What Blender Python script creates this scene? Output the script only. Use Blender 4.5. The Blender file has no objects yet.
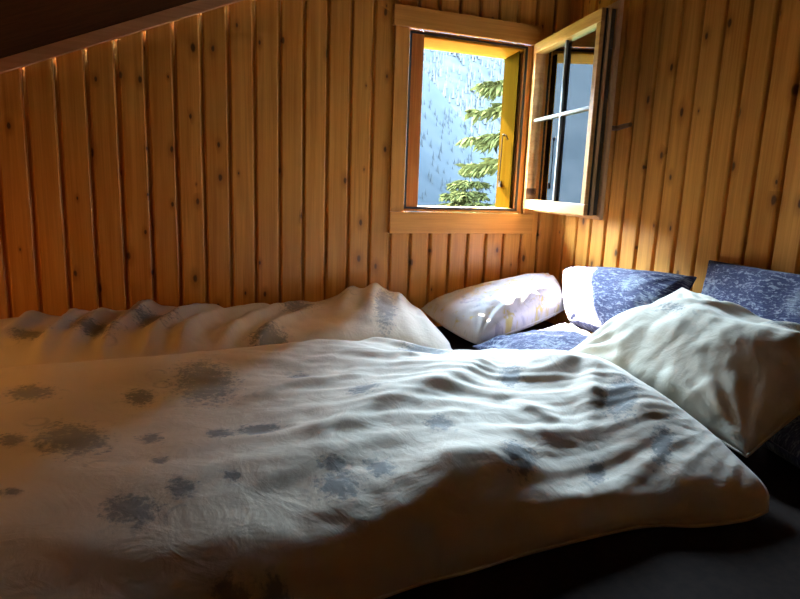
import bpy, bmesh, math, random
import numpy as np
from mathutils import Vector, Matrix, noise as mn

S = bpy.context.scene
COL = S.collection
rng = random.Random(7)

# ---------------------------------------------------------------- camera
F_PX = 603.956
YAW, PITCH, ROLL = 0.3903, 0.1896, 0.0363
CAM = np.array([-1.8785, -2.5658, 0.0])
cy, sy, cp, sp = math.cos(YAW), math.sin(YAW), math.cos(PITCH), math.sin(PITCH)
FW = np.array([sy * cp, cy * cp, -sp])
RT = np.array([cy, -sy, 0.0])
UP = np.cross(RT, FW)
RT, UP = math.cos(ROLL) * RT + math.sin(ROLL) * UP, math.cos(ROLL) * UP - math.sin(ROLL) * RT
cd = bpy.data.cameras.new('camera')
cam = bpy.data.objects.new('camera', cd)
COL.objects.link(cam)
cd.sensor_width = 36.0
cd.sensor_fit = 'HORIZONTAL'
cd.lens = F_PX / 800 * 36.0
cd.clip_start, cd.clip_end = 0.02, 3000
M = Matrix.Identity(4)
for i in range(3):
    M[i][0], M[i][1], M[i][2], M[i][3] = RT[i], UP[i], -FW[i], CAM[i]
cam.matrix_world = M
S.camera = cam

# ---------------------------------------------------------------- sky, sun, exposure
SKY = 172.0
SUN = 320.0
FILL_LAMP = 4.6
SUN_DIR = Vector((0.5, -1.0, -1.06)).normalized()
S.view_settings.view_transform = 'Standard'
S.view_settings.look = 'None'
S.view_settings.gamma = 1.0
S.view_settings.use_curve_mapping = False
S.view_settings.exposure = 0.0
W = bpy.data.worlds.new('sky')
S.world = W
W.use_nodes = True
nt = W.node_tree
nt.nodes.clear()
tc = nt.nodes.new('ShaderNodeTexCoord')
sep = nt.nodes.new('ShaderNodeSeparateXYZ')
nt.links.new(tc.outputs['Generated'], sep.inputs[0])
rp = nt.nodes.new('ShaderNodeValToRGB')
rp.color_ramp.elements[0].position = 0.0
rp.color_ramp.elements[0].color = (0.70, 0.88, 1.0, 1)
rp.color_ramp.elements[1].position = 0.9
rp.color_ramp.elements[1].color = (0.42, 0.66, 1.0, 1)
nt.links.new(sep.outputs['Z'], rp.inputs[0])
bg = nt.nodes.new('ShaderNodeBackground')
bg.inputs[1].default_value = SKY
nt.links.new(rp.outputs[0], bg.inputs[0])
wo = nt.nodes.new('ShaderNodeOutputWorld')
nt.links.new(bg.outputs[0], wo.inputs[0])

sd = bpy.data.lights.new('sun', 'SUN')
sd.energy = SUN
sd.angle = math.radians(0.53)
sd.color = (1.0, 0.93, 0.82)
sun = bpy.data.objects.new('sun', sd)
COL.objects.link(sun)
sun.rotation_euler = SUN_DIR.to_track_quat('-Z', 'Y').to_euler()
sun.location = (-3, 6, 6)

pd = bpy.data.lights.new('window_portal', 'AREA')     # sampling portal only, gives off no light
pd.shape = 'RECTANGLE'
pd.size, pd.size_y = 0.56, 0.74
portal = bpy.data.objects.new('window_portal', pd)
COL.objects.link(portal)
portal.location = (-0.52, 0.105, 0.26)
portal.rotation_euler = (math.radians(-90), 0, 0)
pd.cycles.is_portal = True

# ---------------------------------------------------------------- helpers
def tag(o, label=None, cat=None, group=None, kind=None):
    if label: o['label'] = label
    if cat: o['category'] = cat
    if group: o['group'] = group
    if kind: o['kind'] = kind
    return o

def empty(name, loc=(0, 0, 0)):
    o = bpy.data.objects.new(name, None)
    o.empty_display_size = 0.1
    o.location = loc
    COL.objects.link(o)
    return o

def link(name, verts, faces, mat, parent=None, smooth=False, uv=None, attrs=None):
    me = bpy.data.meshes.new(name)
    me.from_pydata([tuple(map(float, v)) for v in verts], [], faces)
    me.validate()
    me.update()
    if smooth:
        me.polygons.foreach_set('use_smooth', [True] * len(me.polygons))
    if uv is not None:
        l = me.uv_layers.new(name='UVMap')
        idx = np.empty(len(me.loops), dtype=np.int32)
        me.loops.foreach_get('vertex_index', idx)
        l.data.foreach_set('uv', np.asarray(uv, dtype=np.float32)[idx].ravel())
    for k, arr in (attrs or {}).items():
        a = me.attributes.new(k, 'FLOAT', 'POINT')
        a.data.foreach_set('value', np.asarray(arr, dtype=np.float32))
    me.materials.append(mat)
    o = bpy.data.objects.new(name, me)
    COL.objects.link(o)
    if parent:
        o.parent = parent
        if parent.type == 'EMPTY' or True:
            o.matrix_parent_inverse = Matrix.Translation(parent.location).inverted() if parent.parent is None else parent.matrix_parent_inverse.copy()
    return o

class MB:
    """collects boxes, tubes and lathes, links them as one mesh"""
    def __init__(s):
        s.v, s.f = [], []
    def add(s, v, f):
        n = len(s.v)
        s.v += [tuple(p) for p in v]
        s.f += [tuple(i + n for i in q) for q in f]
    def box(s, lo, hi, bev=0.0, mat=None):
        bm = bmesh.new()
        bmesh.ops.create_cube(bm, size=1)
        for v in bm.verts:
            v.co = Vector([lo[i] + (v.co[i] + .5) * (hi[i] - lo[i]) for i in range(3)])
        if bev:
            bmesh.ops.bevel(bm, geom=bm.edges[:], offset=bev, segments=2, affect='EDGES', profile=0.6)
        if mat is not None:
            bm.transform(mat)
        bm.verts.index_update()
        s.add([v.co[:] for v in bm.verts], [[v.index for v in f.verts] for f in bm.faces])
        bm.free()
    def tube(s, pts, r, n=8, cap=True):
        pts = [Vector(p) for p in pts]
        rs = r if isinstance(r, (list, tuple)) else [r] * len(pts)
        rings = []
        prev = None
        for i, p in enumerate(pts):
            d = (pts[min(i + 1, len(pts) - 1)] - pts[max(i - 1, 0)]).normalized()
            a = prev if prev is not None else (Vector((0, 0, 1)) if abs(d.z) < .9 else Vector((1, 0, 0)))
            x = (a - d * a.dot(d))
            if x.length < 1e-6: x = d.orthogonal()
            x.normalize()
            prev = x
            y = d.cross(x)
            rings.append([p + (x * math.cos(2 * math.pi * k / n) + y * math.sin(2 * math.pi * k / n)) * rs[i] for k in range(n)])
        v = [q for rg in rings for q in rg]
        f = [(i * n + k, i * n + (k + 1) % n, (i + 1) * n + (k + 1) % n, (i + 1) * n + k) for i in range(len(pts) - 1) for k in range(n)]
        if cap:
            f += [tuple(range(n))[::-1], tuple((len(pts) - 1) * n + k for k in range(n))]
        s.add(v, f)
    def build(s, name, mat, parent=None, smooth=False):
        return link(name, s.v, s.f, mat, parent, smooth)

# ---------------------------------------------------------------- materials
class NB:
    def __init__(s, name):
        s.m = bpy.data.materials.new(name)
        s.m.use_nodes = True
        s.t = s.m.node_tree
        s.t.nodes.clear()
        s.out = s.t.nodes.new('ShaderNodeOutputMaterial')
        s.b = s.t.nodes.new('ShaderNodeBsdfPrincipled')
        s.L(s.b.outputs[0], s.out.inputs[0])
    def L(s, a, b):
        s.t.links.new(a, b)
    def n(s, typ, **k):
        x = s.t.nodes.new(typ)
        for a, v in k.items(): setattr(x, a, v)
        return x
    def put(s, sock, v):
        if isinstance(v, (int, float)): sock.default_value = v
        elif isinstance(v, (tuple, list)):
            sock.default_value = tuple(v) + (1,) if len(v) == 3 and sock.type == 'RGBA' else tuple(v)
        else: s.L(v, sock)
    def math(s, op, a, b=0.0, c=0.0, clamp=False):
        x = s.n('ShaderNodeMath', operation=op, use_clamp=clamp)
        s.put(x.inputs[0], a); s.put(x.inputs[1], b); s.put(x.inputs[2], c)
        return x.outputs[0]
    def mix(s, f, a, b, mode='MIX'):
        x = s.n('ShaderNodeMix', data_type='RGBA', blend_type=mode)
        s.put(x.inputs[0], f); s.put(x.inputs[6], a); s.put(x.inputs[7], b)
        return x.outputs[2]
    def noise(s, vec, scale, detail=4, rough=.55, dist=0.0, out=0):
        x = s.n('ShaderNodeTexNoise')
        if vec is not None: s.L(vec, x.inputs['Vector'])
        x.inputs['Scale'].default_value = scale; x.inputs['Detail'].default_value = detail
        x.inputs['Roughness'].default_value = rough; x.inputs['Distortion'].default_value = dist
        return x.outputs[out]
    def voro(s, vec, scale, feature='F1', out='Distance', rand=1.0):
        x = s.n('ShaderNodeTexVoronoi', feature=feature)
        s.L(vec, x.inputs['Vector']); x.inputs['Scale'].default_value = scale
        x.inputs['Randomness'].default_value = rand
        return x.outputs[out]
    def rng(s, v, a, b, c=0.0, d=1.0, smooth=True):
        x = s.n('ShaderNodeMapRange', interpolation_type='SMOOTHSTEP' if smooth else 'LINEAR')
        s.put(x.inputs[0], v)
        for i, q in enumerate((a, b, c, d)): x.inputs[i + 1].default_value = q
        return x.outputs[0]
    def xyz(s, x=0.0, y=0.0, z=0.0):
        c = s.n('ShaderNodeCombineXYZ')
        for i, q in enumerate((x, y, z)): s.put(c.inputs[i], q)
        return c.outputs[0]
    def coords(s, kind='Object'):
        t = s.n('ShaderNodeTexCoord')
        p = s.n('ShaderNodeSeparateXYZ')
        s.L(t.outputs[kind], p.inputs[0])
        return t.outputs[kind], p.outputs[0], p.outputs[1], p.outputs[2]
    def bump(s, h, strength=.3, dist=.01):
        x = s.n('ShaderNodeBump')
        x.inputs['Strength'].default_value = strength; x.inputs['Distance'].default_value = dist
        s.L(h, x.inputs['Height'])
        s.L(x.outputs[0], s.b.inputs['Normal'])
    def set(s, col=None, rough=None, **k):
        if col is not None: s.put(s.b.inputs['Base Color'], col)
        if rough is not None: s.put(s.b.inputs['Roughness'], rough)
        for a, v in k.items(): s.put(s.b.inputs[a.replace('_', ' ')], v)
        return s.m

def pine(name, across, along, phase=0.0, pitch=0.1, light=(0.78, 0.365, 0.070), dark=(0.54, 0.205, 0.031), knots=True, rough=.38, knot_keep=.40, vary=.28, spec=.35):
    """varnished pine; across / along are 'X','Y','Z' object axes"""
    b = NB(name)
    _, X, Y, Z = b.coords('Object')
    ax = {'X': X, 'Y': Y, 'Z': Z}
    a, l = ax[across], ax[along]
    third = ax[[k for k in 'XYZ' if k not in (across, along)][0]]
    idx = b.math('FLOOR', b.math('DIVIDE', b.math('SUBTRACT', a, phase), pitch))
    wn = b.n('ShaderNodeTexWhiteNoise', noise_dimensions='1D')
    b.L(idx, wn.inputs['W'])
    r = wn.outputs['Value']
    off = b.math('MULTIPLY', r, 37.0)
    # long grain
    v1 = b.xyz(b.math('MULTIPLY', a, 42.0), b.math('ADD', b.math('MULTIPLY', l, 1.3), off), b.math('MULTIPLY', third, 20.0))
    g1 = b.noise(v1, 1.0, 5, .6, .6)
    v2 = b.xyz(b.math('MULTIPLY', a, 190.0), b.math('ADD', b.math('MULTIPLY', l, 3.0), off), b.math('MULTIPLY', third, 90.0))
    g2 = b.noise(v2, 1.0, 3, .6, .2)
    g = b.math('ADD', b.math('MULTIPLY', g1, .7), b.math('MULTIPLY', g2, .3))
    c = b.mix(b.rng(g, .32, .70), light, dark)
    # board to board difference
    c = b.mix(b.math('MULTIPLY', r, vary), c, (dark[0] * .72, dark[1] * .62, dark[2] * .5))
    hgt = g
    if knots:
        kv = b.xyz(b.math('ADD', b.math('DIVIDE', b.math('SUBTRACT', a, phase), pitch), 0.0), b.math('ADD', b.math('MULTIPLY', l, 5.0), off), 0.0)
        vo = b.n('ShaderNodeTexVoronoi', feature='F1', voronoi_dimensions='2D')
        b.L(kv, vo.inputs['Vector']); vo.inputs['Scale'].default_value = 1.15
        d = vo.outputs['Distance']
        s2 = b.n('ShaderNodeSeparateXYZ')
        b.L(vo.outputs['Color'], s2.inputs[0])
        keep = b.math('LESS_THAN', s2.outputs[0], knot_keep)
        size = b.math('ADD', .030, b.math('MULTIPLY', s2.outputs[1], .10))
        dd = b.math('DIVIDE', b.math('ADD', d, b.math('MULTIPLY', b.math('SUBTRACT', b.noise(kv, 9.0, 2), .5), .05)), size)
        core = b.math('MULTIPLY', b.rng(dd, .45, 1.05, 1, 0), keep)
        halo = b.math('MULTIPLY', b.rng(dd, .8, 3.2, .55, 0), keep)
        c = b.mix(halo, c, (dark[0] * .62, dark[1] * .5, dark[2] * .4))
        c = b.mix(b.math('MULTIPLY', core, .85), c, (.045, .016, .006))
    b.bump(hgt, .12, .004)
    return b.set(c, rough, Specular_IOR_Level=spec)

def plain(name, col, rough=.5, metal=0.0, var=.12, scale=30, spec=.5):
    b = NB(name)
    v, *_ = b.coords('Object')
    n = b.noise(v, scale, 3)
    c = b.mix(b.rng(n, .3, .7), tuple(x * (1 - var) for x in col), tuple(x * (1 + var) for x in col))
    b.bump(n, .05, .002)
    return b.set(c, rough, Metallic=metal, Specular_IOR_Level=spec)

def cloth_weave(b, uv, base_h=None, extra=None):
    wr = b.noise(uv, 26.0, 5, .6, .8)
    cr = b.noise(uv, 9.0, 4, .55, 1.4)
    ridge = b.math('ABSOLUTE', b.math('SUBTRACT', cr, .5))
    h = b.math('ADD', b.math('MULTIPLY', wr, .35), b.math('MULTIPLY', b.math('SUBTRACT', 1.0, ridge), .8))
    return h

def printed_cotton(name, base=(.75, .66, .52), ink=(.13, .155, .16), ink2=(.42, .30, .24), bump=.35):
    """cream cotton with clustered blue-grey flower sprays; clusters come from the 'spray' attribute"""
    b = NB(name)
    uv, U, V, _ = b.coords('UV')
    at = b.n('ShaderNodeAttribute', attribute_name='spray')
    sp_ = at.outputs['Fac']
    leaf = b.voro(uv, 85.0, 'F1', 'Distance')
    n1 = b.noise(uv, 48.0, 5, .78, .5)
    n2 = b.noise(uv, 170.0, 3, .7)
    n3 = b.noise(uv, 14.0, 3, .6)
    field = b.math('ADD', b.math('MULTIPLY', b.math('SUBTRACT', n1, .5), 1.5), b.math('MULTIPLY', b.math('SUBTRACT', n2, .5), .9))
    field = b.math('ADD', field, b.math('MULTIPLY', b.math('SUBTRACT', .45, leaf), .45))
    val = b.math('ADD', b.math('MULTIPLY', sp_, 1.15), field)
    m = b.rng(val, .45, .95)
    pale = b.math('MULTIPLY', b.rng(b.math('ADD', b.math('MULTIPLY', sp_, 1.0), b.math('MULTIPLY', b.math('SUBTRACT', n3, .5), 1.1)), .30, .75), .30)
    ring = b.math('ABSOLUTE', b.math('SUBTRACT', b.voro(uv, 13.0, 'F1', 'Distance'), .34))
    lace = b.math('MULTIPLY', b.rng(ring, .02, .07, 1, 0), b.math('MULTIPLY', b.rng(sp_, .04, .30), b.rng(b.math('ADD', n3, b.math('MULTIPLY', n1, .5)), .70, .85)))
    c = b.mix(pale, base, ink2)
    c = b.mix(b.math('MULTIPLY', lace, .30), c, ink)
    c = b.mix(b.math('MULTIPLY', m, .78), c, ink)
    b.bump(cloth_weave(b, uv), bump, .012)
    return b.set(c, .85, Sheen_Weight=.15, Specular_IOR_Level=.2)

def yellow_floral(name):
    b = NB(name)
    uv, U, V, _ = b.coords('UV')
    at = b.n('ShaderNodeAttribute', attribute_name='spray')
    n1 = b.noise(uv, 9.0, 3, .6, .6)
    n2 = b.noise(uv, 32.0, 4, .7, .6)
    n3 = b.noise(uv, 15.0, 3, .6, 1.0)
    yel = b.rng(b.math('ADD', b.math('MULTIPLY', n2, .55), b.math('MULTIPLY', n1, .6)), .60, .70)
    gry = b.rng(b.math('ADD', b.math('MULTIPLY', n3, .6), b.math('MULTIPLY', n2, .5)), .58, .70)
    c = b.mix(b.math('MULTIPLY', gry, .55), (.62, .575, .53), (.22, .21, .27))
    c = b.mix(b.math('MULTIPLY', yel, .8), c, (.60, .44, .07))
    c = b.mix(b.rng(b.math('ADD', at.outputs['Fac'], b.math('MULTIPLY', b.math('SUBTRACT', n2, .5), 1.4)), .55, .8), c, (.12, .11, .22))
    b.bump(cloth_weave(b, uv), .35, .012)
    return b.set(c, .85, Sheen_Weight=.15, Specular_IOR_Level=.2)

def navy_floral(name, dim=1.0):
    b = NB(name)
    uv, U, V, _ = b.coords('UV')
    st = b.xyz(b.math('MULTIPLY', U, 42.0), b.math('MULTIPLY', V, 100.0), 0.0)
    f1 = b.noise(st, 1.0, 3, .6, .9)
    f2 = b.noise(uv, 150.0, 2, .6)
    fleck = b.rng(b.math('ADD', b.math('MULTIPLY', f1, .75), b.math('MULTIPLY', f2, .3)), -.0 + .53, .64)
    c = b.mix(b.math('MULTIPLY', fleck, .62), (.026 * dim, .031 * dim, .088 * dim), (.36 * dim, .38 * dim, .44 * dim))
    dv = b.n('ShaderNodeTexVoronoi', feature='F1', voronoi_dimensions='2D')
    b.L(uv, dv.inputs['Vector']); dv.inputs['Scale'].default_value = 4.6
    fl = b.math('ADD', dv.outputs['Distance'], b.math('MULTIPLY', b.math('SUBTRACT', b.noise(uv, 30.0, 2), .5), .22))
    flower = b.math('MULTIPLY', b.rng(fl, .14, .24, 1, 0), b.rng(b.noise(uv, 60.0, 2), .35, .6))
    c = b.mix(b.math('MULTIPLY', flower, .35), c, (.42 * dim, .47 * dim, .48 * dim))
    b.bump(b.math('ADD', f1, b.math('MULTIPLY', f2, .3)), .45, .012)
    return b.set(c, .8, Sheen_Weight=.2, Specular_IOR_Level=.25)

m_wall_back = pine('pine_boards_back', 'X', 'Z', -0.083)
m_wall_right = pine('pine_boards_right', 'Y', 'Z', -0.588, rough=.5, spec=.15)
m_pine_z = pine('pine_upright', 'X', 'Z', 0, .5, light=(.70, .32, .065), dark=(.52, .20, .032), vary=.05, knot_keep=.1)
m_pine_x = pine('pine_level', 'Z', 'X', 0, .5, light=(.70, .32, .065), dark=(.52, .20, .032), vary=.05, knot_keep=.1)
m_pine_y = pine('pine_depth', 'Z', 'Y', 0, .5, light=(.70, .32, .065), dark=(.52, .20, .032), vary=.05, knot_keep=.1)
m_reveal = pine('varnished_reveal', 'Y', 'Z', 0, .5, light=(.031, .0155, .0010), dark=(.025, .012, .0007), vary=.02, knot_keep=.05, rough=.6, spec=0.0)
m_lintel = pine('varnished_lintel', 'Z', 'X', 0, .5, light=(.30, .13, .008), dark=(.24, .10, .006), vary=.02, knot_keep=.05, rough=.5, spec=.1)
m_frame_red = pine('varnished_frame', 'X', 'Z', 0, .5, light=(.60, .22, .05), dark=(.42, .12, .025), vary=.02, knot_keep=.1, rough=.22)
m_sash_edge = pine('sash_edge_pine', 'X', 'Z', 0, .5, light=(.62, .36, .18), dark=(.45, .25, .11), vary=.02, knot_keep=.05)
m_trim = pine('rough_trim', 'Z', 'X', 0, .5, light=(.62, .30, .13), dark=(.48, .21, .085), vary=.05, knot_keep=.1, rough=.7)
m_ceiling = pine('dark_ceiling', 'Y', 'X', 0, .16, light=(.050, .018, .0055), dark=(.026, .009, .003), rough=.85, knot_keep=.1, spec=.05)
m_gasket = plain('black_rubber', (.012, .011, .010), .5)
m_metal = plain('steel', (.012, .009, .006), .7, .0, spec=.02)
m_bronze = plain('bronze_metal', (.22, .12, .06), .4, .6)
m_lock = plain('dark_lock_metal', (.10, .09, .08), .35, .8)
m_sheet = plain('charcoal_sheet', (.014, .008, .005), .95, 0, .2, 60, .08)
m_floor = pine('floor_boards', 'X', 'Y', 0, .14, light=(.35, .18, .07), dark=(.24, .11, .04), knot_keep=.2)
m_duvet = printed_cotton('cream_printed_cotton')
m_cream = printed_cotton('cream_pillow_cotton', base=(.66, .60, .46))
m_white = yellow_floral('white_floral_cotton')
m_navy = navy_floral('navy_floral_cotton')

def glass_mat():
    b = NB('window_glass')
    b.t.nodes.remove(b.b)
    tr = b.n('ShaderNodeBsdfTransparent'); tr.inputs[0].default_value = (.93, .95, .95, 1)
    gl = b.n('ShaderNodeBsdfGlossy'); gl.inputs['Roughness'].default_value = .004
    fr = b.n('ShaderNodeFresnel'); fr.inputs[0].default_value = 4.0
    mx = b.n('ShaderNodeMixShader')
    b.L(fr.outputs[0], mx.inputs[0]); b.L(tr.outputs[0], mx.inputs[1]); b.L(gl.outputs[0], mx.inputs[2])
    b.L(mx.outputs[0], b.out.inputs[0])
    return b.m
m_glass = glass_mat()

# ---------------------------------------------------------------- room shell
P = 0.1
ZB = -0.66            # mattress top
ZF = -0.86            # floor
SL = 0.4235           # roof slope
def zc(x): return 0.365 + SL * (x + 2.352)
GROOVE = [(-.0120, 0), (-.0085, -.0025), (-.0062, -.0060), (-.0058, -.0190), (.0058, -.0190), (.0062, -.0060), (.0085, -.0025), (.0120, 0)]

def board_wall(name, c0, c1, phase, ztop, place, mat, hole=None):
    """profiled boards with V-grooves; place(c, depth, z) -> xyz"""
    prof = [(c0, 0)]
    k0, k1 = math.ceil((c0 - phase) / P), math.floor((c1 - phase) / P)
    for k in range(k0, k1 + 1):
        c = phase + k * P
        prof += [(c + o, d) for o, d in GROOVE if c0 < c + o < c1]
    prof += [(c1, 0)]
    if hole:
        h0, h1, hz0, hz1 = hole
        def dep(c):
            for (a, da), (b_, db) in zip(prof[:-1], prof[1:]):
                if a <= c <= b_: return da + (db - da) * (c - a) / max(b_ - a, 1e-9)
            return 0
        prof = sorted(prof + [(h0, dep(h0)), (h1, dep(h1))])
    v, f = [], []
    def quad(a, b_, z0a, z0b, z1a, z1b):
        n = len(v)
        v.extend([place(a[0], a[1], z0a), place(b_[0], b_[1], z0b), place(b_[0], b_[1], z1b), place(a[0], a[1], z1a)])
        f.append((n, n + 1, n + 2, n + 3))
    for a, b_ in zip(prof[:-1], prof[1:]):
        if b_[0] - a[0] < 1e-7: continue
        ta, tb = ztop(a[0]), ztop(b_[0])
        if hole and a[0] >= hole[0] - 1e-6 and b_[0] <= hole[1] + 1e-6:
            quad(a, b_, ZF, ZF, hole[2], hole[2])
            quad(a, b_, hole[3], hole[3], ta, tb)
        else:
            quad(a, b_, ZF, ZF, ta, tb)
    return tag(link(name, v, f, mat), kind='structure')

XL, YF = -3.55, -4.2
o = board_wall('wall_back', XL, 0.0, -0.083, lambda x: zc(x), lambda c, d, z: (c, -d, z), m_wall_back, (-0.835, -0.205, -0.125, 0.66))
tag(o, 'knotty pine board wall behind the bed, with the window in it', 'wall')
o = board_wall('wall_right', YF, 0.0, -0.588, lambda y: zc(0), lambda c, d, z: (-d, c, z), m_wall_right)
tag(o, 'knotty pine board wall at the head of the bed', 'wall')
v = [(XL, YF, ZF), (XL, 0, ZF), (XL, 0, zc(XL)), (XL, YF, zc(XL))]
m_wl = pine('pine_boards_left', 'Y', 'Z', 0)
tag(link('wall_left', v, [(0, 1, 2, 3)], m_wl), 'low pine knee wall under the roof slope', 'wall', kind='structure')
v = [(XL, YF, ZF), (0, YF, ZF), (0, YF, zc(0)), (XL, YF, zc(XL))]
tag(link('wall_front', v, [(0, 1, 2, 3)], m_wall_back), 'pine board wall facing the window', 'wall', kind='structure')
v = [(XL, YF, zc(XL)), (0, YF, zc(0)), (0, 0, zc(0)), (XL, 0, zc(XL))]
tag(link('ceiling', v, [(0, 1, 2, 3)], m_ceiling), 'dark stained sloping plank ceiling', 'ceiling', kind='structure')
v = [(XL, YF, ZF), (0, YF, ZF), (0, 0, ZF), (XL, 0, ZF)]
tag(link('floor', v, [(0, 1, 2, 3)], m_floor), 'wooden floor boards under the mattress', 'floor', kind='structure')

# sloping trim where the back wall meets the ceiling
t = MB()
x0, x1 = XL, -0.01
zl = lambda x: 0.322 + SL * (x + 2.352)
vv = []
for x in (x0, x1):
    vv += [(x, -.001, zl(x)), (x, -.028, zl(x)), (x, -.028, zl(x) + .046), (x, -.001, zl(x) + .046)]
t.add(vv, [(0, 1, 5, 4), (1, 2, 6, 5), (2, 3, 7, 6), (3, 0, 4, 7), (3, 2, 1, 0), (4, 5, 6, 7)])
tag(t.build('trim_1', m_trim), 'rough wooden strip along the sloping ceiling edge', 'trim', kind='structure')

# ---------------------------------------------------------------- window
win = tag(empty('window_1', (-0.52, 0, 0.26)), 'open wooden casement window with its sash swung into the room', 'window', kind='structure')
def piece(name, lo, hi, mat, bev=.002, parent=win):
    b = MB(); b.box(lo, hi, bev); return b.build(name, mat, parent)
piece('casing_board', (-.905, -.022, .658), (-.165, -.0005, .742), m_pine_x)
piece('casing_board', (-.895, -.018, -.124), (-.828, -.0005, .657), m_pine_z)
piece('casing_board', (-.190, -.018, -.124), (-.140, -.0005, .657), m_pine_z)
piece('casing_board', (-.895, -.024, -.222), (-.138, -.0005, -.125), m_pine_x)
# fixed frame: stiles and rails
piece('frame_stile', (-.828, .002, -.122), (-.752, .085, .657), m_frame_red)
piece('frame_stile', (-.240, .002, -.122), (-.192, .030, .657), m_pine_z)
b = MB()
b.add([(x, y, z) for x in (-.7515, -.2405) for (y, z) in ((.002, .657), (.002, .632), (.006, .628), (.095, .604), (.095, .657))],
      [(0, 1, 6, 5), (1, 2, 7, 6), (2, 3, 8, 7), (3, 4, 9, 8), (4, 0, 5, 9), (4, 3, 2, 1, 0), (5, 6, 7, 8, 9)])
b.build('frame_rail', m_lintel, win)
piece('frame_rail', (-.7515, .002, -.122), (-.2405, .085, -.100), m_pine_x)
# deep lining on the right side, the face that catches the sun
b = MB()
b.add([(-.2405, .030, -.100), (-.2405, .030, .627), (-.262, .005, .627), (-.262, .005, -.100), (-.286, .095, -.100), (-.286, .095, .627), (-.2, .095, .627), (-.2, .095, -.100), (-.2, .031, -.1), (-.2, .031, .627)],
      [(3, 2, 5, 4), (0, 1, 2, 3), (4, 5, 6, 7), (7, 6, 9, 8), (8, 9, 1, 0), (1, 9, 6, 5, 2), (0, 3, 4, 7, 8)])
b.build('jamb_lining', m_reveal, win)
# black seal round the opening
b = MB()
gx0, gx1, gz0, gz1 = -.822, -.222, -.112, .648
b.box((gx0, -.004, gz0), (gx0 + .010, .0015, gz1)); b.box((gx1 - .010, -.004, gz0), (gx1, .0015, gz1))
b.box((gx0, -.004, gz1 - .008), (gx1, .0015, gz1)); b.box((gx0, -.004, gz0), (gx1, .0015, gz0 + .010))
b.build('seal', m_gasket, win)
# stay hook on the lining
b = MB()
hx = lambda y: -.2645 - (y - .005) * .267 - .006
b.tube([(hx(.055), .055, .245), (hx(.055) - .012, .055, .25), (hx(.045) - .014, .042, .25), (hx(.03) - .012, .03, .245), (hx(.022) - .008, .022, .225)], .0028)
b.tube([(hx(.062) - .004, .062, .245), (hx(.062) - .006, .062, .15), (hx(.066) - .005, .066, .02)], .0028)
b.box((hx(.062) - .006, .052, .0), (hx(.062) + .003, .076, .03), .002)
b.build('stay_hook', m_metal, win)

# board shutter added out of view, blocks skylight and bounces warm sun
b = MB()
sdir = Vector((.64, 1.0, 0)).normalized()
RS = Matrix.Translation((-.262, .112, 0)) @ Matrix.Rotation(math.atan2(sdir.y, sdir.x), 4, 'Z')
for k in range(5):
    b.box((.004 + k * .084, -.024, -.12), (.004 + k * .084 + .082, .0, .64), .004, RS)
for z in (.02, .46):
    b.box((.03, -.044, z), (.40, -.0245, z + .07), .003, RS)
m_blocker = pine('sky_blocker_pine', 'Y', 'Z', 0, .09, light=(.66, .25, .032), dark=(.50, .16, .018), knot_keep=.2, spec=.1)
b.build('sky_blocker', m_blocker, win)

# sash, hinged on the right, open about 78 degrees
H = Vector((-.196, -.012, 0))
ang = math.atan2(-.615, -.125)
sash = empty('sash', H)
sash.parent = win
sash.matrix_parent_inverse = Matrix.Translation(win.location).inverted()
R = Matrix.Translation(H) @ Matrix.Rotation(ang, 4, 'Z')   # local x along sash, local y = thickness: +y towards the right wall
SW, SZ0, SZ1, TH = .630, -.098, .662, .062
def spiece(name, lo, hi, mat, bev=.003, parent=sash):
    b = MB(); b.box(lo, hi, bev, R)
    return b.build(name, mat, parent)
def sfix(o):
    o.matrix_parent_inverse = Matrix.Translation(H).inverted()
    return o
rw = .070
GX0, GX1, GZ0, GZ1 = .030, SW - .034, SZ0 + .044, SZ1 - .046
m_sash_x = pine('sash_pine', 'Z', 'Y', 0, .5, light=(.62, .33, .11), dark=(.44, .20, .06), vary=.02, knot_keep=.05)
sfix(spiece('sash_rail', (0.0, 0, GZ1), (SW, TH, SZ1), m_sash_x))
sfix(spiece('sash_rail', (0.0, 0, SZ0), (SW, TH, GZ0), m_sash_x))
sfix(spiece('sash_stile', (0.0, 0.0005, GZ0 + .0005), (GX0, TH - .0005, GZ1 - .0005), m_sash_x))
sfix(spiece('sash_stile', (GX1, 0.0005, GZ0 + .0005), (SW - .0005, TH - .0005, GZ1 - .0005), m_sash_x))
# rebate lip on the room side: a wider overlapping border
sfix(spiece('overlap_lip', (-.012, TH + .0005, SZ0 - .014), (.05, TH + .016, SZ1 + .030), m_sash_x))
sfix(spiece('overlap_lip', (SW - .05, TH + .0005, SZ0 - .014), (SW + .014, TH + .016, SZ1 + .030), m_sash_edge))
sfix(spiece('overlap_lip', (.0505, TH + .0005, SZ1 - .05), (SW - .0505, TH + .016, SZ1 + .030), m_sash_x))
sfix(spiece('overlap_lip', (.0505, TH + .0005, SZ0 - .014), (SW - .0505, TH + .016, SZ0 + .05), m_sash_x))
# stepped edge: grooves with seal and lock strip
sfix(spiece('edge_seal', (SW - .001, .016, SZ0 + .002), (SW + .003, .023, SZ1 - .002), m_gasket, 0))
sfix(spiece('edge_step', (SW - .001, .025, SZ0 + .001), (SW + .006, .036, SZ1 - .001), m_sash_edge, .001))
b = MB(); b.box((SW - .001, .040, SZ0 + .004), (SW + .004, .054, SZ1 - .004), 0, R)
for z in (-.03, .18, .34, .52):
    b.box((SW + .003, .043, z), (SW + .010, .052, z + .035), .001, R)
sfix(b.build('lock_strip', m_lock, sash))
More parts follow.
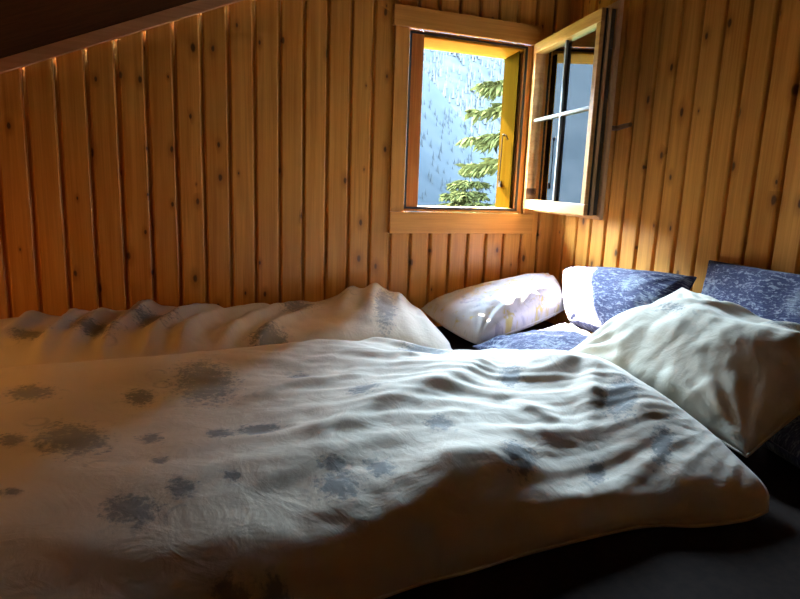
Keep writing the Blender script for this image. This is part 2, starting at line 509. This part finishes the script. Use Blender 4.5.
# glass and crossing bars
sfix(spiece('glass_pane', (GX0 - .008, .026, GZ0 - .008), (GX1 + .008, .031, GZ1 + .008), m_glass, 0))
m_bar = plain('grey_bar', (.10, .09, .075), .6)
zm = .315
sfix(spiece('glazing_bar', (GX0, .012, zm - .007), (GX1, .025, zm + .007), m_bar, .003))
sfix(spiece('glazing_bar', ((GX0 + GX1) / 2 - .007, .0125, GZ0), ((GX0 + GX1) / 2 + .007, .0245, zm - .0075), m_bar, .003))
sfix(spiece('glazing_bar', ((GX0 + GX1) / 2 - .007, .0125, zm + .0075), ((GX0 + GX1) / 2 + .007, .0245, GZ1), m_bar, .003))
# handle on the room side of the free stile
b = MB()
b.box((SW - .040, TH + .0165, .18), (SW - .016, TH + .025, .30), .003, R)
q = [R @ Vector(p) for p in ((SW - .028, TH + .02, .24), (SW - .028, TH + .05, .24), (SW - .024, TH + .058, .24), (SW - .0, TH + .060, .243), (SW + .07, TH + .058, .246))]
b.tube(q, [.010, .009, .010, .010, .008], 10)
sfix(b.build('handle', m_bronze, sash))
# hinges
for z in (-.075, .60):
    b = MB(); b.tube([(-.188, -.032, z), (-.188, -.032, z + .05)], .008, 10)
    b.box((-.189, -.034, z + .005), (-.165, -.0185, z + .045), .001)
    b.build('hinge', m_metal, win)

# ---------------------------------------------------------------- bedding helpers
def px(x, y, z):
    """point of the bed at height z on the sight line of the survey point (x, y)"""
    d = FW + RT * (x - 400) / F_PX + UP * (299.5 - y) / F_PX
    return CAM + d * (z - CAM[2]) / d[2]

def smooth_line(pts, n):
    """Catmull-Rom through pts, n samples evenly spaced"""
    p = np.array([np.asarray(q, float) for q in pts])
    p = np.vstack([2 * p[0] - p[1], p, 2 * p[-1] - p[-2]])
    out = []
    for i in range(1, len(p) - 2):
        for t in np.linspace(0, 1, 24, endpoint=False):
            a, b_, c, d = p[i - 1], p[i], p[i + 1], p[i + 2]
            out.append(.5 * ((2 * b_) + (c - a) * t + (2 * a - 5 * b_ + 4 * c - d) * t * t + (3 * b_ - a - 3 * c + d) * t ** 3))
    out.append(p[-2])
    out = np.array(out)
    s = np.r_[0, np.cumsum(np.linalg.norm(np.diff(out, axis=0), axis=1))]
    q = np.linspace(0, s[-1], n)
    return np.stack([np.interp(q, s, out[:, k]) for k in range(out.shape[1])], 1)

def fbm(X, Y, scale, octaves=3, seed=0.0):
    r = np.zeros(X.size)
    xf, yf = X.ravel(), Y.ravel()
    for i in range(X.size):
        r[i] = mn.fractal(Vector((xf[i] * scale, yf[i] * scale, seed)), 1.0, 2.1, octaves)
    return r.reshape(X.shape)

def ridge(X, Y, line, amp, w_near, w_far):
    """fold crest along a polyline; steeper on the near (camera) side"""
    L = smooth_line([p[:2] for p in line], 40)
    best = np.full(X.shape, 1e9); sg = np.zeros(X.shape); tt = np.zeros(X.shape)
    for i in range(len(L) - 1):
        a, b_ = L[i], L[i + 1]
        d = b_ - a; l2 = d @ d
        t = np.clip(((X - a[0]) * d[0] + (Y - a[1]) * d[1]) / l2, 0, 1)
        qx, qy = X - (a[0] + t * d[0]), Y - (a[1] + t * d[1])
        dist = np.hypot(qx, qy)
        m = dist < best
        best = np.where(m, dist, best)
        sg = np.where(m, qy * 0.92 + qx * 0.37, sg)
        tt = np.where(m, (i + t) / (len(L) - 1), tt)
    w = np.where(sg < 0, w_near, w_far)
    taper = np.clip(np.sin(np.pi * np.clip(tt, .02, .98)), 0, 1) ** .6
    return amp * taper * np.exp(-(best / w) ** 2)

def coons(bottom, top, left, right, nu, nv):
    B, T = smooth_line(bottom, nu), smooth_line(top, nu)
    L, Rr = smooth_line(left, nv), smooth_line(right, nv)
    u = np.linspace(0, 1, nu)[None, :, None]; v = np.linspace(0, 1, nv)[:, None, None]
    G = (1 - v) * B[None] + v * T[None] + (1 - u) * L[:, None] + u * Rr[:, None]
    G -= (1 - u) * (1 - v) * B[0] + u * (1 - v) * B[-1] + (1 - u) * v * T[0] + u * v * T[-1]
    return G

def skin(name, top, bot, mat, parent, uv, attrs):
    """closed cloth body from a top and a bottom grid that share their border"""
    nv, nu = top.shape[:2]
    V = [top.reshape(-1, 3)]
    idx = np.arange(nu * nv).reshape(nv, nu)
    inner = np.zeros((nv, nu), bool); inner[1:-1, 1:-1] = True
    bidx = idx.copy()
    bidx[inner] = nu * nv + np.arange(inner.sum())
    V.append(bot[inner])
    V = np.vstack(V)
    fs = []
    for ix, flip in ((idx, False), (bidx, True)):
        a, b_, c, d = ix[:-1, :-1].ravel(), ix[:-1, 1:].ravel(), ix[1:, 1:].ravel(), ix[1:, :-1].ravel()
        q = np.stack([a, b_, c, d] if not flip else [d, c, b_, a], 1)
        fs += q.tolist()
    U = np.vstack([uv.reshape(-1, 2), uv[inner]])
    at = {k: np.r_[x.ravel(), x[inner]] for k, x in attrs.items()}
    return link(name, V, fs, mat, parent, True, U, at)

def sprays(X, Y, spots, z):
    s = np.zeros(X.shape)
    for (cx, cy_, rx, ry) in spots:
        c = px(cx, cy_, z); ex = px(cx + rx, cy_, z) - c; ey = px(cx, cy_ - ry, z) - c
        A = np.array([[ex[0], ey[0]], [ex[1], ey[1]]])
        w = np.linalg.inv(A) @ np.stack([X.ravel() - c[0], Y.ravel() - c[1]])
        s = np.maximum(s, np.exp(-(w ** 2).sum(0) * .8).reshape(X.shape))
    return s

def border_tube(name, top, mat, parent, r=.004, z=0.0, attrs=None):
    nv, nu = top.shape[:2]
    loop = [top[0, i] for i in range(0, nu, 3)] + [top[j, -1] for j in range(0, nv, 3)] + [top[-1, i] for i in range(nu - 1, -1, -3)] + [top[j, 0] for j in range(nv - 1, -1, -3)]
    b = MB(); b.tube([(p[0], p[1], p[2] + z) for p in loop], r, 6)
    return b.build(name, mat, parent, True)

def sstep(x): 
    x = np.clip(x, 0, 1); return x * x * (3 - 2 * x)
def dome(x):
    x = np.clip(x, 0, 1); return np.sqrt(np.clip(1 - (1 - x) ** 2, 0, 1))

# ---------------------------------------------------------------- mattress
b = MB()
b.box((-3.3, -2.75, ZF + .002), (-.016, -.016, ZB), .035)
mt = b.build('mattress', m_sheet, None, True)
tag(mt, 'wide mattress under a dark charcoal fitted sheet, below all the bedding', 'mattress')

# ---------------------------------------------------------------- far duvet (along the window wall)
def far_duvet():
    nu, nv = 200, 90
    near = [(-3.15, -.60), (-2.4, -.59), (-1.7, -.59), (-1.2, -.585), (-.86, -.615)]
    far = [(-3.15, -.045), (-2.4, -.04), (-1.7, -.04), (-1.2, -.035), (-.78, -.035)]
    left = [(-3.15, -.60), (-3.2, -.35), (-3.15, -.045)]
    right = [(-.86, -.615), (-.79, -.48), (-.765, -.25), (-.77, -.035)]
    G = coons(near, far, left, right, nu, nv)
    X, Y = G[..., 0], G[..., 1]
    u = np.linspace(0, 1, nu)[None, :] * np.ones((nv, 1)); v = np.linspace(0, 1, nv)[:, None] * np.ones((1, nu))
    prof = dome(v / .35) * dome((1 - v) / .12) * dome((1 - u) / .17) * dome(u / .08)
    T = .130 + .0 * X
    T = T + .085 * np.exp(-((X + .98) / .22) ** 2 - ((Y + .20) / .26) ** 2)
    Z = T * prof
    n = fbm(X, Y, 3.0, 3, 4.0); n2 = fbm(X, Y, 11.0, 2, 9.0)
    Z += prof * (.022 * n + .005 * n2)
    zz = -.53
    C = [([(30, 356), (60, 335), (85, 312)], .030), ([(60, 353), (90, 328), (112, 308)], .022), ([(95, 352), (122, 331), (160, 310), (192, 303)], .034),
         ([(135, 352), (165, 332), (214, 312), (245, 304)], .030), ([(165, 354), (192, 334), (240, 315), (285, 305)], .030), ([(205, 350), (240, 328), (275, 314), (310, 305)], .026),
         ([(240, 348), (275, 328), (320, 312)], .018), ([(-10, 345), (20, 330), (45, 312)], .022), ([(-60, 345), (-30, 325), (0, 312)], .025),
         ([(375, 288), (354, 304), (338, 320)], .020), ([(392, 288), (376, 306), (368, 325)], .020), ([(402, 290), (400, 308), (408, 328)], .016), ([(410, 298), (424, 315), (440, 332)], .016)]
    for line, amp in C:
        Z += prof * dome((1 - v) / .30) * ridge(X, Y, [px(a, b_, zz) for a, b_ in line], amp * 1.35, .024, .036)
    top = np.stack([X, Y, ZB + .012 + np.maximum(Z, .0)], -1)
    bot = np.stack([X, Y, np.full(X.shape, ZB + .004)], -1)
    bot[0], bot[-1], bot[:, 0], bot[:, -1] = top[0], top[-1], top[:, 0], top[:, -1]
    sp_ = sprays(X, Y, [(95, 335, 26, 6), (155, 327, 22, 7), (216, 303, 20, 4), (118, 312, 14, 4), (300, 312, 20, 5), (30, 340, 22, 5), (345, 300, 14, 8), (270, 335, 22, 6), (385, 318, 12, 10), (-40, 330, 20, 5)], zz)
    uv = np.stack([X - X.min(), Y - Y.min()], -1)
    o = skin('duvet', top, bot, m_duvet, None, uv, {'spray': sp_})
    tag(o, 'rumpled cream floral duvet bunched along the window wall behind the nearer duvet', 'duvet', 'cream floral duvets')
    h = border_tube('hem', top, m_duvet, o, .005)
far_duvet()

# ---------------------------------------------------------------- near duvet
def near_duvet():
    nu, nv = 330, 190
    zt = -.50
    e = -.62
    z0 = ZB + .014
    near = [(-3.1, -1.80, z0), (-2.5, -1.84, z0), (-2.0, -1.86, z0), px(385, 596, z0), px(470, 571, z0), px(540, 550, z0), px(640, 527, z0), px(700, 526, z0), px(745, 520, z0), px(767, 511, z0 + .006)]
    far = [(-3.1, -.64, z0), (-2.4, -.63, z0), (-1.8, -.63, z0), (-1.4, -.62, z0), (-1.1, -.65, z0), (-.88, -.72, z0 + .005)]
    left = [(-3.1, -1.80, z0), (-3.15, -1.2, z0), (-3.1, -.62, z0)]
    right = [px(767, 511, z0 + .006), px(766, 490, -.615), px(742, 464, -.590), px(700, 426, -.555), px(650, 391, -.520), px(600, 363, -.515), (-.70, -.92, -.585), (-.88, -.72, z0 + .005)]
    G = coons(near, far, left, right, nu, nv)
    X, Y = G[..., 0], G[..., 1]
    u = np.linspace(0, 1, nu)[None, :] * np.ones((nv, 1)); v = np.linspace(0, 1, nv)[:, None] * np.ones((1, nu))
    lift = np.maximum(G[..., 2] - z0, 0) * sstep((u - .55) / .45)
    prof = dome(v / .30) * dome((1 - v) / .16) * dome((1 - u) / .11) * dome(u / .08)
    T = .135 - .080 * sstep((X + 1.40) / .5)
    Z = T * prof
    soft = sstep((X + 2.1) / .7)                     # the right half is more crumpled
    n = fbm(X, Y, 2.3, 2, 1.0); n2 = fbm(X, Y, 6.5, 3, 5.0); n3 = fbm(X * .45 + Y * .2, Y * 1.0, 16.0, 2, 8.0)
    c0 = px(760, 395, zt)                             # creases fan out from the pulled head end
    th_ = np.arctan2(Y - c0[1], X - c0[0]); th_ = np.where(th_ < 0, th_ + 2 * math.pi, th_); rr = np.hypot(X - c0[0], Y - c0[1])
    f1 = fbm(th_ * 5.0, rr * .8, 1.0, 2, 21.0); f2 = fbm(th_ * 14.0, rr * 1.6, 1.0, 2, 27.0)
    fan = np.clip(rr / .5, .15, 1.3) * soft
    Z += prof * (.012 * n + (.002 + .005 * soft) * n2 + (.0015 + .002 * soft) * n3 + fan * (.009 * f1 + .006 * f2))
    R_ = [([(500, 345), (478, 368), (440, 388), (390, 404), (320, 428)], .040, .040, .10),
          ([(505, 374), (540, 376), (580, 372), (625, 388), (660, 412)], .042, .045, .10),
          ([(508, 396), (525, 402), (560, 412)], .016, .022, .04),
          ([(590, 372), (592, 392), (588, 415)], .018, .025, .03),
          ([(545, 424), (515, 442), (480, 460), (430, 487), (390, 500)], .044, .042, .09),
          ([(400, 430), (360, 445), (300, 462), (240, 480)], .014, .03, .06),
          ([(480, 446), (440, 470), (390, 492), (335, 516), (270, 540), (190, 578)], .034, .035, .10),
          ([(520, 478), (470, 492), (410, 512), (350, 535), (310, 560), (290, 580)], .040, .030, .05),
          ([(600, 455), (560, 470), (520, 490), (480, 512), (462, 534)], .034, .035, .06),
          ([(640, 452), (610, 470), (602, 495)], .030, .030, .05),
          ([(640, 455), (665, 475), (690, 490)], .022, .022, .03),
          ([(726, 458), (716, 475), (708, 492)], .020, .020, .025),
          ([(700, 440), (680, 455), (670, 480)], .018, .022, .03),
          ([(200, 346), (270, 338), (340, 331), (400, 338), (460, 345)], .030, .030, .05),
          ([(340, 352), (400, 356), (450, 350)], .018, .022, .05),
          ([(-20, 372), (80, 374), (160, 370), (240, 362)], .016, .06, .10),
          ([(-20, 450), (100, 470), (220, 480), (300, 470)], .012, .07, .10),
          ([(330, 380), (290, 384), (230, 396)], .012, .03, .05),
          ([(420, 412), (360, 424), (290, 440)], .012, .025, .05),
          ([(380, 372), (330, 378), (280, 384)], .010, .02, .04),
          ([(120, 420), (60, 436), (-20, 440)], .010, .03, .06), ([(300, 500), (220, 520), (130, 530), (20, 525)], .012, .035, .07)]
    for line, amp, wn, wf in R_:
        Z += prof * ridge(X, Y, [px(a, b_, zt) for a, b_ in line], amp * .75, wn * 1.05, wf)
    hgt = z0 + lift + np.maximum(Z, 0)
    top = np.stack([X, Y, hgt], -1)
    bot = np.stack([X, Y, ZB + .006 + lift], -1)
    bot[0], bot[-1], bot[:, 0], bot[:, -1] = top[0], top[-1], top[:, 0], top[:, -1]
    spots = [(30, 391, 28, 8), (206, 378, 36, 20), (140, 393, 18, 8), (72, 435, 42, 18), (12, 437, 18, 7), (150, 432, 14, 6), (220, 430, 18, 6), (258, 427, 26, 9), (160, 457, 12, 4),
             (130, 502, 34, 14), (182, 485, 18, 10), (233, 473, 10, 5), (340, 476, 26, 11), (380, 462, 18, 9), (335, 461, 18, 6), (230, 548, 24, 12), (275, 540, 16, 8), (210, 580, 46, 18), (160, 578, 14, 8),
             (448, 534, 22, 30), (490, 532, 20, 14), (627, 498, 22, 26), (705, 502, 18, 14), (566, 532, 24, 9), (510, 378, 14, 8), (620, 398, 22, 12), (665, 425, 14, 12), (363, 394, 18, 7), (520, 445, 20, 12),
             (425, 345, 30, 8), (300, 372, 14, 6), (600, 440, 12, 8), (440, 425, 16, 7), (10, 486, 14, 5), (380, 545, 16, 10)]
    sp_ = sprays(X, Y, spots, zt)
    uv = np.stack([X - X.min(), Y - Y.min()], -1)
    o = skin('duvet', top, bot, m_duvet, None, uv, {'spray': sp_})
    tag(o, 'large cream floral duvet spread over the near half of the bed', 'duvet', 'cream floral duvets')
    border_tube('hem', top, m_duvet, o, .0035)
near_duvet()

# ---------------------------------------------------------------- pillows
def pillow(name, corners, T, mat, label, group, n=70, p=2.6, pinch=.05, floor=None, folds=(), wr=.010, seed=1.0, spray=None, up=1.0, down=1.0, hem=True, power=.55):
    """corners A,B,C,D counter-clockwise seen from above; T total loft; the sides bow in between pointed corners"""
    A, B, C, D = [np.array(c, float) for c in corners]
    u = np.linspace(-1, 1, n)[None, :] * np.ones((n, 1)); v = np.linspace(-1, 1, n)[:, None] * np.ones((1, n))
    us = u * (1 - pinch * (1 - v ** 2)); us = u * (1 - pinch * np.abs(u) ** 2 * (1 - v ** 2)); vs = v * (1 - pinch * np.abs(v) ** 2 * (1 - u ** 2))
    s, t = (us + 1) / 2, (vs + 1) / 2
    G = ((1 - s) * (1 - t))[..., None] * A + (s * (1 - t))[..., None] * B + (s * t)[..., None] * C + ((1 - s) * t)[..., None] * D
    N = np.cross((B - A) + (C - D), (D - A) + (C - B)); N /= np.linalg.norm(N)
    W_, H_ = np.linalg.norm(B - A), np.linalg.norm(D - A)
    th = ((1 - np.abs(u) ** p) * (1 - np.abs(v) ** p)) ** power
    U, V = s * W_, t * H_
    nz = fbm(U, V, 6.0, 3, seed) ; nz2 = fbm(U, V, 18.0, 2, seed + 7)
    # tension creases running from the corners
    cr = np.zeros(u.shape)
    for (cu, cv) in ((-1, -1), (1, -1), (1, 1), (-1, 1)):
        a_ = np.arctan2(v - cv, u - cu); r_ = np.hypot(u - cu, v - cv)
        cr += np.sin(a_ * 17 + seed * 3 + cu) * np.exp(-((r_ - .35) / .35) ** 2)
    bumpy = wr * nz + wr * .25 * nz2 + wr * .35 * cr
    edge = np.minimum(1, th * 2)
    top = G + N * (T / 2 * up * th + bumpy * edge)[..., None]
    for line, amp, w in folds:
        top[..., 2] += edge * ridge(V, -U, [(q[1] * H_, -q[0] * W_) for q in line], amp, w, w * .7)
    bot = G - N * (T / 2 * down * th)[..., None]
    if floor is not None:
        bot[..., 2] = np.maximum(bot[..., 2], floor); top[..., 2] = np.maximum(top[..., 2], floor + .004)
    bot[0], bot[-1], bot[:, 0], bot[:, -1] = top[0], top[-1], top[:, 0], top[:, -1]
    at = {'spray': spray(s, t) if spray else np.zeros(u.shape)}
    o = skin(name, top, bot, mat, None, np.stack([U, V], -1), at)
    tag(o, label, 'pillow', group)
    if hem: border_tube('piping', top, mat, o, .003)
    return o

FZ = ZB + .006
# white pillow with yellow flowers along the window wall
def sc(s, t): 
    r = np.maximum(np.exp(-(((s - .42) / .06) ** 2 + ((t - .35) / .10) ** 2)), .8 * np.exp(-(((s - .55) / .05) ** 2 + ((t - .30) / .07) ** 2)))
    return r
pillow('pillow', [(-.67, -.48, -.632), (-.15, -.35, -.535), (-.10, -.17, -.425), (-.76, -.11, -.555)], .22, m_white,
       'white pillow with yellow and grey flowers under the window', 'head pillows', floor=FZ, seed=2.0, spray=sc, wr=.012, pinch=-.05, power=.40, down=.5)
# navy pillow lying flat
pillow('pillow', [(-.73, -.90, -.615), (-.30, -.98, -.575), (-.23, -.48, -.575), (-.72, -.53, -.625)], .09, m_navy,
       'flat creased navy pillow between the white pillow and the cream pillow', 'navy floral pillows', floor=FZ, seed=5.0, wr=.018)
# navy pillow leaning into the corner
pillow('pillow', [(-.20, -.46, -.575), (-.22, -.93, -.56), (-.07, -.97, -.295), (-.07, -.23, -.365)], .21, m_navy,
       'navy floral pillow in the corner with the bright sun patch on it', 'navy floral pillows', floor=FZ, seed=8.0, pinch=-.03, power=.42, down=.5)
# navy pillow leaning on the right wall
pillow('pillow', [(-.19, -1.07, -.55), (-.19, -1.60, -.50), (-.055, -1.60, -.225), (-.055, -1.005, -.23)], .12, m_navy,
       'navy floral pillow leaning on the right wall behind the cream pillow', 'navy floral pillows', floor=FZ, seed=11.0, pinch=.03, power=.42)
# navy pillow peeping out low at the right
pillow('pillow', [(-.50, -1.80, -.625), (-.07, -1.90, -.58), (-.06, -1.42, -.58), (-.40, -1.42, -.61)], .15, m_navy,
       'dark navy pillow lying in shade under the cream pillow', 'navy floral pillows', floor=FZ, seed=14.0)
# big cream pillow
def sc2(s, t):
    return np.maximum(.8 * np.exp(-(((s - .70) / .10) ** 2 + ((t - .80) / .10) ** 2)), .7 * np.exp(-(((s - .35) / .14) ** 2 + ((t - .45) / .10) ** 2)))
pillow('pillow', [(-.63, -.99, -.53), (-.62, -1.66, -.595), (-.21, -1.66, -.40), (-.22, -1.05, -.315)], .13, m_cream,
       'large rumpled cream pillow heaped over the navy pillows', 'head pillows', floor=FZ, seed=17.0, wr=.013, spray=sc2, pinch=.03, power=.52,
       folds=[([(.08, .18), (.19, .33), (.39, .44), (.65, .47), (.85, .66), (.99, .78)], .085, .16), ([(.22, .45), (.33, .63), (.40, .85), (.44, 1.0)], .028, .04), ([(.62, .75), (.72, .85), (.8, 1.0)], .02, .04)])

# ---------------------------------------------------------------- outside
m_mtn_near = None
def mountain_mat(name, c1, c2, scale):
    b = NB(name)
    v, *_ = b.coords('Object')
    n = b.noise(v, scale, 6, .65)
    c = b.mix(b.rng(n, .35, .65), c1, c2)
    return b.set(c, .95, Specular_IOR_Level=0.0)

def hill(name, x0, x1, y0, y1, f, mat, nx=90, ny=40, amp=1.0, sc_=.05, seed=0):
    xs, ys = np.linspace(x0, x1, nx), np.linspace(y0, y1, ny)
    v = []
    for y in ys:
        for x in xs:
            v.append((x, y, f(x, y) + amp * mn.fractal(Vector((x * sc_, y * sc_, seed)), 1.0, 2.0, 4)))
    fs = [(j * nx + i, j * nx + i + 1, (j + 1) * nx + i + 1, (j + 1) * nx + i) for j in range(ny - 1) for i in range(nx - 1)]
    return link(name, v, fs, mat, None, True)

HA = (.030, .046, .058)
near_f = lambda x, y: -9 + .62 * (y - 60) - .95 * max(x - 22 - (y - 60) * .42, -14) * .9
o = hill('mountain_near', -60, 130, 60, 116, near_f, mountain_mat('haze_tinted_near_slope', (.0076, .0090, .0096), (.0086, .0098, .0103), .25), amp=1.5)  # distance haze painted in as the slope's blue tint
tag(o, 'forested slope in front of the far mountain, blue haze painted into its colour', 'mountain', kind='structure')
far_f = lambda x, y: -40 + 1.05 * (y - 170)
o = hill('mountain_far', -200, 420, 165, 292, far_f, mountain_mat('haze_tinted_far_slope', (.0080, .0092, .0097), (.0110, .0116, .0118), .12), amp=7, sc_=.03, seed=5)  # paler haze put into the far slope's colour
tag(o, 'forested mountain side seen through the window, pale haze painted into its colour', 'mountain', kind='structure')
ground_f = lambda x, y: -3.5 - .10 * y
o = hill('terrain', -60, 130, .4, 62, ground_f, mountain_mat('meadow', (.03, .042, .016), (.042, .055, .022), .8), amp=.3, sc_=.2, seed=9)
tag(o, 'green meadow slope below the house', 'ground', kind='structure')

# far forest: countless small conifers on both slopes, haze painted into their colour
def forest(name, f, amp, sc_, seed, pts, mat, label):
    b = MB()
    for (x, y, h) in pts:
        z = f(x, y) + amp * mn.fractal(Vector((x * sc_, y * sc_, seed)), 1.0, 2.0, 4)
        r = h * .2
        n = 5
        v = [(x + r * math.cos(2 * math.pi * k / n), y + r * math.sin(2 * math.pi * k / n), z - .3) for k in range(n)] + [(x, y, z + h)]
        b.add(v, [(k, (k + 1) % n, n) for k in range(n)])
    tag(b.build(name, mat), label, 'forest', kind='stuff')
pts = [(rng.uniform(10, 130), y, rng.uniform(.9, 1.8)) for y in [rng.uniform(62, 114) for _ in range(1500)]]
forest('near_forest', near_f, 1.5, .05, 0, pts, plain('haze_tinted_near_conifers', (.0110, .0124, .0128), .95, 0, .1, 1, 0), 'conifers on the nearer slope with blue haze in their colour')
pts = [(rng.uniform(40, 240), y, rng.uniform(2.5, 5)) for y in [rng.uniform(170, 288) for _ in range(3500)]]
forest('far_forest', far_f, 7, .03, 5, pts, plain('haze_tinted_far_conifers', (.0120, .0127, .0129), .95, 0, .12, 1, 0), 'conifers covering the far mountain side with pale haze in their colour')

hs_f = lambda x, y: -4 + 6.0 * (x - .80 * y - 1.6)  # unseen slope added to keep skylight off the left of the bed
o = hill('added_slope', 1.6, 90, -20, 80, lambda x, y: min(max(hs_f(x, y), -14 - .12 * y), 40), mountain_mat('added_slope_dark', (.006, .009, .004), (.010, .014, .006), .5), amp=1.2, sc_=.2, seed=13)
tag(o, 'steep dark slope added unseen on the right to block skylight', 'hill', kind='structure')

# spruces
m_needle = plain('spruce_needles', (.017, .0175, .0055), .8, 0, .45, 8, 0)
m_bark = plain('spruce_bark', (.05, .035, .022), .9)
def spruce(base, height, spread, label, nlev, seed, droop=.35, side=None):
    rg = random.Random(seed)
    t = tag(empty('spruce_tree', base), label, 'tree', 'spruces outside the window')
    bx, by, bz = base
    b = MB(); b.tube([(bx, by, bz), (bx, by, bz + height * .5), (bx, by, bz + height)], [height * .018, height * .011, .004], 8)
    b.build('trunk', m_bark, t)
    f = MB()
    for i in range(nlev):
        q = (i + .3) / nlev
        z = bz + height * (.12 + .87 * q)
        L = spread * (1 - q) ** .8 + .04
        for k in range(7):
            a = rg.uniform(0, 2 * math.pi)
            l = L * rg.uniform(.7, 1.1)
            ns = 12
            P_ = []
            for s in range(ns + 1):
                w = s / ns
                P_.append(Vector((bx + math.cos(a) * l * w, by + math.sin(a) * l * w, z + l * (.18 * w - droop * w * w * 1.6 + .28 * w ** 4))))
            f.tube(P_, [.012 * (1 - s / ns) * height / 4 + .002 for s in range(ns + 1)], 4, False)
            for s in range(1, ns + 1):
                for m in range(int(5 + 9 * min(l, 1))):
                    p = P_[s - 1].lerp(P_[s], rg.random())
                    aa = a + rg.uniform(-1.3, 1.3)
                    tl = (.16 + .26 * rg.random()) * min(1.0, .35 + l) * (1.1 - .5 * s / ns)
                    d = Vector((math.cos(aa), math.sin(aa), rg.uniform(-1.3, .1))).normalized() * tl
                    sd_ = d.cross(Vector((0, 0, 1))).normalized() * tl * .12
                    up_ = Vector((0, 0, tl * .10))
                    f.add([p, p + d * .5 + sd_ + up_, p + d, p + d * .5 - sd_ + up_, p + d * .5 - up_ * 1.4], [(0, 1, 4), (1, 2, 4), (2, 3, 4), (3, 0, 4), (0, 3, 1), (1, 3, 2)])
    f.build('foliage', m_needle, t)
    return t
spruce((3.55, 5.2, -4.0), 8.5, 2.0, 'tall spruce whose drooping branches reach past the right side of the window', 20, 3)
spruce((4.95, 10.0, -4.5), 5.05, 2.8, 'smaller spruce top rising at the lower right of the window view', 18, 8)


# roof edge outside that shades the upper part of the window
m_eave = pine('eave_boards', 'Y', 'X', 0, .14, light=(.36, .20, .09), dark=(.25, .12, .05))
ev = tag(empty('roof_overhang', (-.5, .35, 1.05)), 'wooden roof overhang above the window outside', 'roof', kind='structure')
b = MB(); b.box((-2.6, .02, 1.06), (1.6, .70, 1.10), .004); b.build('soffit_boards', m_eave, ev)
for x in (-1.7, -.95, -.2, .55):
    b = MB(); b.box((x - .05, .03, .95), (x + .05, .62, 1.058), .006); b.build('rafter', m_eave, ev)
b = MB(); b.box((-2.6, .702, 1.017), (1.6, .73, 1.12), .004); b.build('fascia_board', m_eave, ev)

# warm fill light added out of view above the foot of the bed
LX, LY = -3.15, -.95
lamp = tag(empty('added_fill_lamp', (LX, LY, zc(LX))), 'added round fill lamp on the sloping ceiling, warms the left of the bed', 'lamp')
LN = Vector((SL, 0, -1)).normalized(); LP = Vector((LX, LY, zc(LX)))
b = MB(); b.tube([LP + LN * .001, LP + LN * .05], .09, 24); b.build('base', m_bronze, lamp)
pts = [LP + LN * (.0505 + .055 * math.sin(a)) for a in np.linspace(0, 1.45, 8)]
g = NB('fill_lamp_glass'); g.set((.9, .8, .6), .4); g.b.inputs['Emission Color'].default_value = (1, .55, .22, 1); g.b.inputs['Emission Strength'].default_value = 3.0
b = MB(); b.tube(pts, [.085 * math.cos(a) for a in np.linspace(0, 1.45, 8)], 24); b.build('fill_lamp_shade', g.m, lamp, True)
ld = bpy.data.lights.new('added_fill_light', 'AREA')
ld.shape = 'DISK'; ld.size = .16; ld.energy = FILL_LAMP; ld.color = (1.0, .43, .10)
lo = bpy.data.objects.new('added_fill_light', ld); COL.objects.link(lo); lo.location = LP + LN * .115; lo.rotation_euler = LN.to_track_quat('-Z', 'Y').to_euler()
lo.parent = lamp; lo.matrix_parent_inverse = Matrix.Translation(lamp.location).inverted()
